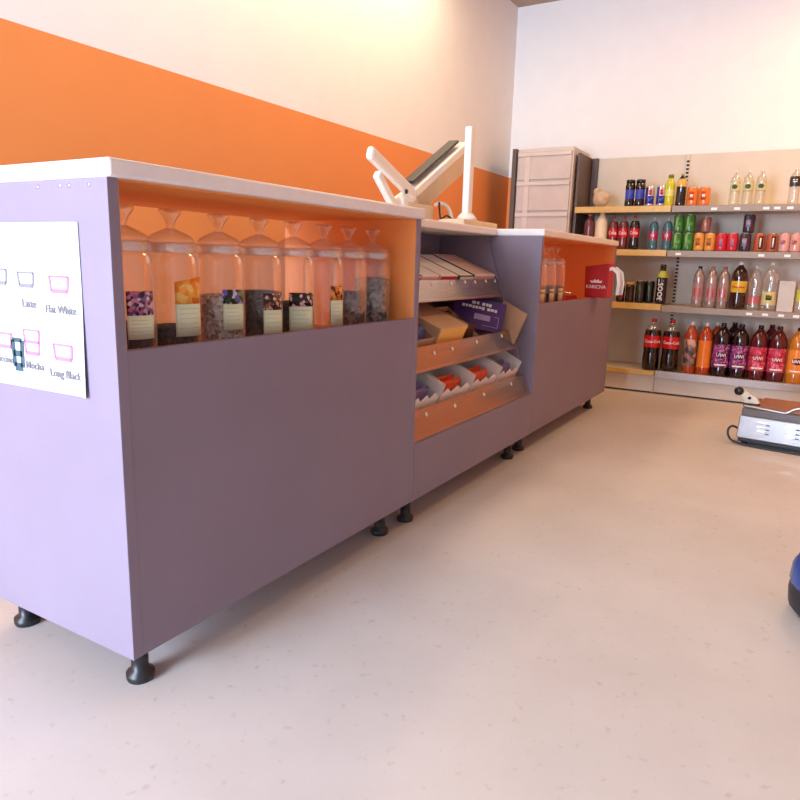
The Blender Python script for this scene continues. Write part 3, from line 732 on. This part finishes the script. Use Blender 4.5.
for y, lb in ((-.522, 'pale yellow drink bottle with dark oval mark, leftmost of three on top shelf'), (-.596, 'pale yellow drink bottle with dark oval mark, middle of three on top shelf'), (-.669, 'pale yellow drink bottle with dark oval mark, rightmost of three on top shelf')):
    bottle('pear', XB, y, z-.002, .21, .060, 'pet', m_pear, m_wcap, (.42, .62, cc('pale_label', 205, 200, 140)), .82, label=lb, group='pale yellow bottles on the top shelf', oval=(m_pearl, .017, .014))
bottle('bw', XB, -.850, z-.002, .215, .062, 'pet', m_pet, m_wcap, (.50, .76, cc('black_label', 45, 42, 38)), .0, label='clear bottle with a black and white label at the top shelf right end', text=('=', .05, m_text_w, False))
bottle('bw2', XB, -.925, z-.002, .215, .062, 'pet', m_pear, m_wcap, (.40, .6, cc('pale_label2', 190, 180, 130)), .82, label='pale drink bottle cut by the right frame edge on the top shelf')
# ---- second shelf
z = S2+.0012
bottle('maroon', XB, .379, z, .240, .075, 'round', cc('maroon_liquid', 110, 55, 60), cc('pinkish_cap', 175, 130, 120), None, 1.0, label='dull maroon bottle behind the far counter worktop on the second shelf')
bottle('creamb', XB, .294, z, .250, .086, 'round', cc('cream_bottle', 235, 222, 190, .4), cc('cream_cap', 240, 225, 190), None, 1.0, label='cream-white bottle standing beside the maroon bottle', capr=.42)
m_reddrink = tint('red_drink', (0.16, 0.012, 0.015, 1))
for y, lb in ((.210, 'red drink bottle with red label, left of the red group on second shelf'), (.142, 'red drink bottle with red label beside the dark cola bottle')):
    bottle('redb', XB, y, z, .222, .064, 'cola', m_reddrink, m_redcap, (.36, .62, m_redlab), .84, label=lb, group='red-labelled bottles on the second shelf', text=('Cola', .030, m_text_w, False))
bottle('colas', XB, .068, z, .226, .066, 'cola', m_cola, m_redcap, (.36, .62, m_redlab), .84, label='dark cola bottle with red label left of the teal bottles', text=('Cola', .030, m_text_w, False))
m_tealb = tint('teal_drink', (0.03, 0.13, 0.16, 1)); m_tlab = cc('crimson_label', 165, 40, 75)
for y, lb in ((-.057, 'teal drink bottle with crimson label, next to the dark cola bottle'), (-.146, 'teal drink bottle with crimson label, next to the green cans')):
    bottle('teal', XB, y, z, .210, .060, 'pet', m_tealb, cc('pale_cap', 190, 190, 190), (.30, .58, m_tlab), .88, label=lb, group='teal bottles', text=('l l', .03, m_text_w, False))
m_grcan = cc('green_can', 45, 115, 40); m_grl = cc('light_green_print', 140, 180, 110)
for y, a in ((-.212, 'left'), (-.280, 'right')):
    for k, b in ((0, 'lower'), (1, 'upper')):
        can('green', XB, y, z-.002+k*.1152, .115, .062, m_grcan, [(.15, .9, m_grl, -.5, -.15), (.3, .6, cc('mid_green', 70, 145, 60), .0, .6)], b+' green can of the '+a+' stack on the second shelf', 'stacked green cans')
m_yc = cc('amber_can', 220, 150, 70)
for y, lb in ((-.346, 'amber-yellow can on the second shelf beside the green stacks'), (-.412, 'amber-yellow can on the second shelf beside the red cans')):
    can('amber', XB, y, z-.002, .115, .061, m_yc, [(.3, .7, cc('amber_dark', 170, 95, 40), -.5, .3)], lb, 'amber cans')
can('rosecan', XB+.005, -.378, z-.002+.1152, .100, .056, cc('dull_rose_can', 150, 90, 80), [(.2, .8, cc('pale_rose', 205, 160, 150), -.3, .1)], 'dull rose can standing on top of the amber cans')
m_rcan = cc('bright_red_can', 205, 35, 55)
for y, lb in ((-.480, 'bright red can, left of the two on the second shelf'), (-.545, 'bright red can, right of the two, beside the dark violet can')):
    can('redcan', XB, y, z-.002, .114, .063, m_rcan, [(.25, .7, cc('pink_print', 235, 130, 140), -.3, .3)], lb, 'bright red cans')
m_vcan = cc('dark_violet_can', 55, 42, 62)
can('violet', XB, -.618, z-.002, .115, .064, m_vcan, [(.3, .7, cc('grey_violet_print', 150, 140, 165), -.5, .3)], 'lower dark violet can in the stack of two', 'dark violet cans')
can('violet', XB, -.628, z-.002+.1152, .115, .064, m_vcan, None, 'upper dark violet can in the stack of two', 'dark violet cans')
m_brc = cc('orange_brown_can', 185, 85, 50)
for y, lb in ((-.698, 'orange-brown can with dark panel, beside the dark violet stack'), (-.768, 'orange-brown can with dark panel, beside the pale pink cans')):
    can('obcan', XB, y, z-.002, .112, .060, m_brc, [(.15, .85, cc('dark_brown_print', 65, 40, 35), -.1, .75), (.25, .75, m_text_w, .1, .35)], lb, 'orange-brown cans')
m_pkc = cc('pale_pink_can', 215, 160, 150)
for y, lb in ((-.836, 'pale pink can beside the orange-brown cans'), (-.897, 'second pale pink can from the orange-brown cans'), (-.958, 'pale pink can cut by the right frame edge')):
    can('pinkcan', XB, y, z-.002, .116, .058, m_pkc, [(.4, .62, cc('rose_print', 190, 110, 115), -.7, .1), (.5, .58, m_pearl, -.3, .2)], lb, 'pale pink cans')
# ---- third shelf
z = S3+.0012
bottle('goldcap', XB, .062, z, .138, .060, 'jar', m_cola, cc('gold_lid', 195, 160, 75), (.2, .7, cc('dark_brown_label', 50, 30, 28)), 1.0, label='short dark bottle with gold lid beside the red gift bag', capr=.95)
bottle('darkred', XB, .125, z, .115, .058, 'jar', m_cola, m_redcap, (.2, .7, cc('dark_red_label', 95, 25, 30)), 1.0, label='short dark red bottle half hidden behind the gift bag', capr=.95)
m_bc = cc('black_can', 22, 22, 22)
for y, dx, lb in ((-.006, 0, 'tall black can, left of the two on the third shelf'), (-.062, .03, 'tall black can beside the black bottle with lime collar')):
    can('blackcan', XB+dx, y, z, .152, .060, m_bc, [(.35, .8, cc('claw_green', 75, 130, 50), -.12, -.04), (.30, .8, cc('claw_green', 75, 130, 50), .02, .09), (.38, .8, cc('claw_green', 75, 130, 50), .15, .22)], lb, 'tall black cans')
bottle('boost', XB, -.143, z, .262, .070, 'sport', cc('black_sleeve', 25, 22, 30), cc('maroon_cap', 60, 25, 25), (.06, .66, cc('black_sleeve', 25, 22, 30)), 1.0, label='black energy drink bottle with lime collar and white vertical lettering', text=('BOOST', .045, m_text_w, True))
_b = CACHE['boost']; MB().lathe([(.0356, .262*.67), (.0356, .262*.705), (.0292, .262*.785), (.0205, .262*.84)], 24).build('collar', cc('lime_collar', 180, 185, 60), _b, label='lime green collar')
m_pinkb = mat('silver_pink_plastic', (0.40, 0.31, 0.29, 1), .22, metal=.5, var=.1, scale=40, coat=.5)
for i, (y, lb) in enumerate(((-.373, 'silver-pink bottle with dark cap, leftmost of three on third shelf'), (-.452, 'silver-pink bottle, middle of three on the third shelf'), (-.524, 'silver-pink bottle, rightmost of three, beside the yellow-labelled bottle'))):
    bottle('pinkb%d' % (i > 0), XB, y, z-.008, .266, .070, 'round', m_pinkb, m_dcap if i == 0 else cc('rose_cap', 175, 85, 85), (.16, .60, mat('pink_label', (0.38, 0.22, 0.20, 1), .3)), 1.0, label=lb, group='silver-pink bottles', text=('|||', .060, m_redlab, False))
bottle('tonic', XB, -.613, z-.008, .297, .096, 'cola', tint('brown_tonic', (0.03, 0.008, 0.006, 1)), m_wcap, (.36, .60, cc('yellow_band', 220, 175, 50)), .86, label='large dark brown bottle with yellow label on the third shelf', glass=tint('brown_tonic', (0.03, 0.008, 0.006, 1)), text=('~~', .07, m_redlab, False))
bottle('clearpink', XB, -.706, z-.008, .275, .074, 'pet', m_pet, cc('pale_cap2', 215, 195, 185), (.14, .32, cc('rosy_label', 190, 100, 100)), .0, label='clear slim bottle with low rosy label beside the dark brown bottle')
bottle('clearyel', XB, -.792, z-.008, .300, .088, 'pet', m_pet, cc('yellowish_cap', 225, 215, 175), (.12, .40, cc('faint_yellow_label', 205, 195, 150)), .0, label='large clear bottle with round yellow emblem on the third shelf', oval=(cc('emblem_yellow', 225, 205, 100), .030, .030))
q = MB().patch(.0468, PI-.35, PI+.35, .068, .098, 8); q.build('emblem', m_pearl, CACHE['clearyel'])
cd = thing('card_box', 'plain pale grey card box standing on the third shelf', 'box', (XB, -.886, z-.008))
MB().box(-.03, .03, -.044, .044, 0, .185).build('carton', mat('pale_grey_card', (0.60, 0.55, 0.50, 1), .6), cd, .002)
MB().box(-.028, .028, -.042, .042, .185, .187).build('lid_flap', m_paper, cd)
bottle('lemon', XB, -.965, z-.008, .22, .057, 'pet', m_pear, cc('lime_cap2', 150, 165, 60), (.3, .62, cc('lemon_label', 205, 200, 80)), .84, label='lemon-yellow bottle cut by the right frame edge on the third shelf')
# ---- base shelf
z = .1592; XL = 4.175
for y, lb in ((-.118, 'large cola bottle with red label, leftmost on the base shelf'), (-.240, 'large cola bottle with red label, beside the orange bottles')):
    bottle('cola2', XL, y, z, .352, .112, 'cola', m_cola, m_redcap, (.45, .68, m_redlab), .78, label=lb, group='large cola bottles', text=('Coca-Cola', .027, m_text_w, False), rz=.22)
m_ord = tint('orange_red_drink', (0.42, 0.05, 0.01, 1)); m_orl = cc('orange_label', 235, 125, 40); m_grl2 = spotted('grey_orange_label', srgb(120, 90, 85), srgb(215, 170, 140), [srgb(160, 120, 105), srgb(75, 60, 65)], 30)
bottle('orr1', XL, -.366, z, .345, .088, 'pet', m_ord, m_wcap, (.15, .67, m_grl2), .92, glass=m_ord, label='orange-red drink bottle with grey label beside the large cola bottles')
bottle('orr2', XL, -.455, z, .345, .088, 'pet', m_ord, m_wcap, (.15, .67, m_orl), .92, glass=m_ord, label='orange-red drink bottle with plain orange label')
bottle('orr2', XL+.10, -.508, z, .345, .088, 'pet', m_ord, m_wcap, label='orange-red drink bottle standing behind, left of the purple bottles')
m_purd = tint('dark_purple_drink', (0.014, 0.003, 0.007, 1)); m_purl = spotted('purple_label', srgb(140, 55, 120), srgb(205, 120, 175), [srgb(110, 38, 92), srgb(160, 65, 135), srgb(85, 28, 70)], 95)
m_rdd = tint('crimson_drink', (0.085, 0.005, 0.010, 1)); m_rdl = spotted('crimson_label_print', srgb(200, 45, 75), srgb(235, 120, 140), [srgb(165, 25, 50), srgb(210, 65, 92)], 85)
m_oad = tint('orange_drink', (0.55, 0.18, 0.015, 1)); m_oal = cc('bright_orange_label', 240, 140, 50); m_ovp = cc('dark_oval_purple', 80, 20, 70); m_ovr = cc('dark_oval_red', 170, 20, 50); m_ovo = cc('dark_oval_brown', 90, 30, 30)
for k, d_, l_, ov, rows in (('purp', m_purd, m_purl, m_ovp, ((-.556, 'purple drink bottle on the base shelf, left of the pair'), (-.663, 'purple drink bottle on the base shelf, right of the pair'))),
                    ('crim', m_rdd, m_rdl, m_ovr, ((-.772, 'crimson drink bottle on the base shelf beside the purple pair'), (-.880, 'crimson drink bottle beside the bright orange bottle'))),
                    ('oran', m_oad, m_oal, m_ovo, ((-.990, 'bright orange drink bottle at the right end of the base shelf'),))):
    for y, lb in rows:
        new = k not in CACHE
        t = bottle(k, XL, y, z, .352, .106, 'pet', d_, m_dcap, (.18, .61, l_), .90, glass=d_, label=lb, group=k == 'purp' and 'purple bottles' or k == 'crim' and 'crimson bottles' or None, oval=(ov, .032, .022), text=('UWI', .030, m_text_w, False), rz=.12)
        if new:
            MB().patch(.053+.0014, PI-.7, PI+.7, .350*.215, .350*.245, 12).build('white_strip', m_text_w, t)
for y, lb in ((-.610, 'dark purple bottle in the back row between the purple bottles'),):
    bottle('purp', XL+.12, y, z, .35, .101, 'pet', m_purd, m_dcap, label=lb, rz=.12)
for y, lb in ((-.83, 'crimson bottle in the back row between the crimson bottles'),):
    bottle('crim', XL+.12, y, z, .35, .101, 'pet', m_rdd, m_dcap, label=lb, rz=.12)

# ------------------------------------------------------------------ contact grill on the floor
gr = thing('contact_grill', 'steel countertop grill standing on the floor in front of the shelves', 'grill', (3.0, -.95, 0), (0, 0, R(-8.8)))
GL, GD = .34, .36        # along y (from +.16 to -.24), depth along x
ya, yb = .165, -.26
body = MB().prism([(ya, .030), (yb, .030), (yb, .145), (ya-.006, .145)], -.06, GD-.06).build('body', m_steel, gr, .006)
lv = MB()
for cy in (.055, -.075, -.205):
    for k in range(3):
        lv.prism([(cy-.022, .070+k*.022), (cy+.022, .070+k*.022), (cy+.018, .080+k*.022), (cy-.018, .080+k*.022)], -.074, -.059)
sl_ = MB()
for cy in (.055, -.075, -.205):
    for k in range(3): sl_.box(-.0612, -.0595, cy-.036, cy-.010, .066+k*.022, .071+k*.022)
sl_.build('louvre_slot', m_slot, body)
lv.build('louvre', mat('polished_steel', (0.85, 0.85, 0.88, 1), .12, metal=.9), body)
MB().box(-.055, GD-.065, yb+.005, ya-.012, .145, .182).build('plate_surround', mat('grey_brown_enamel', (0.13, 0.10, 0.09, 1), .35), gr, .004)
MB().box(-.035, GD-.085, yb+.02, ya-.045, .182, .194).build('hot_plate', mat('brown_hot_plate', (0.30, 0.13, 0.075, 1), .4, var=.2, scale=20), gr, .003, label='brown cooking plate')
MB().box(-.057, GD-.063, yb+.003, ya-.010, .014, .030).build('base_shade', m_black, gr, .002)  # black slab standing in for the shadow beneath the grill body
for (fx, fy) in ((-.03, .13), (-.03, -.22), (GD-.1, .13), (GD-.1, -.22)):
    f = MB().lathe([(0, 0), (.016, 0), (.016, .014), (0, .014)], 14).build('foot', m_black, gr); f.location = (fx, fy, 0)
MB().tube([(-.06, .15, .196), (-.068, .05, .192), (-.07, -.03, .188), (-.07, -.05, .192), (-.066, -.085, .215), (-.066, -.16, .225), (-.066, -.25, .222)], .0055).build('wire_handle', m_steel, gr)
hg = MB().prism([(.150, .185), (.175, .232), (.205, .262), (.195, .275), (.150, .258), (.100, .232), (.085, .205)], -.01, .010).build('hinge_arm', mat('cream_metal', (0.62, 0.50, 0.36, 1), .35, metal=.3), gr, .003)
MB().lathe([(0, 0), (.021, 0), (.021, .016), (0, .016)], 16, M=Matrix.Translation((-.011, .185, .258)) @ Matrix.Rotation(R(-90), 4, 'Y')).build('knob', m_black, hg)
MB().lathe([(0, 0), (.008, 0), (.008, .004), (0, .004)], 12, M=Matrix.Translation((-.0105, .135, .228)) @ Matrix.Rotation(R(-90), 4, 'Y')).build('bolt', m_black, hg)
MB().box(-.015, .015, .088, .16, .182, .202).build('hinge_block', m_black, hg, .003)
MB().tube([(-.05, .16, .075), (-.06, .185, .085), (-.07, .20, .068), (-.075, .195, .035), (-.085, .16, .012), (-.092, .05, .006), (-.092, -.08, .006), (-.09, -.26, .006)], .0055).build('cord', m_black, gr)

# ------------------------------------------------------------------ blue and black bag at the right edge
bp = thing('backpack', 'blue and black bag standing on the floor at the right frame edge', 'bag', (1.17, -1.172, 0))
b_ = MB(); b_.lathe([(0, 0), (.10, .0), (.118, .02), (.122, .06), (.115, .12), (.09, .17), (.05, .19), (0, .195)], 24)
b_.build('body', mat('black_nylon', (0.014, 0.014, 0.020, 1), .5, bump=.2, scale=30), bp)
MB().lathe([(.1185, .075), (.1225, .085), (.1195, .125), (.103, .155), (.099, .153), (.112, .125), (.117, .085)], 24).build('panel', mat('blue_glossy_fabric', (0.02, 0.06, 0.22, 1), .25), bp, label='glossy blue panel')
MB().tube([(-.09, .02, .15), (-.125, .05, .12), (-.135, .06, .06), (-.12, .05, .008)], .009).build('strap', m_black, bp)
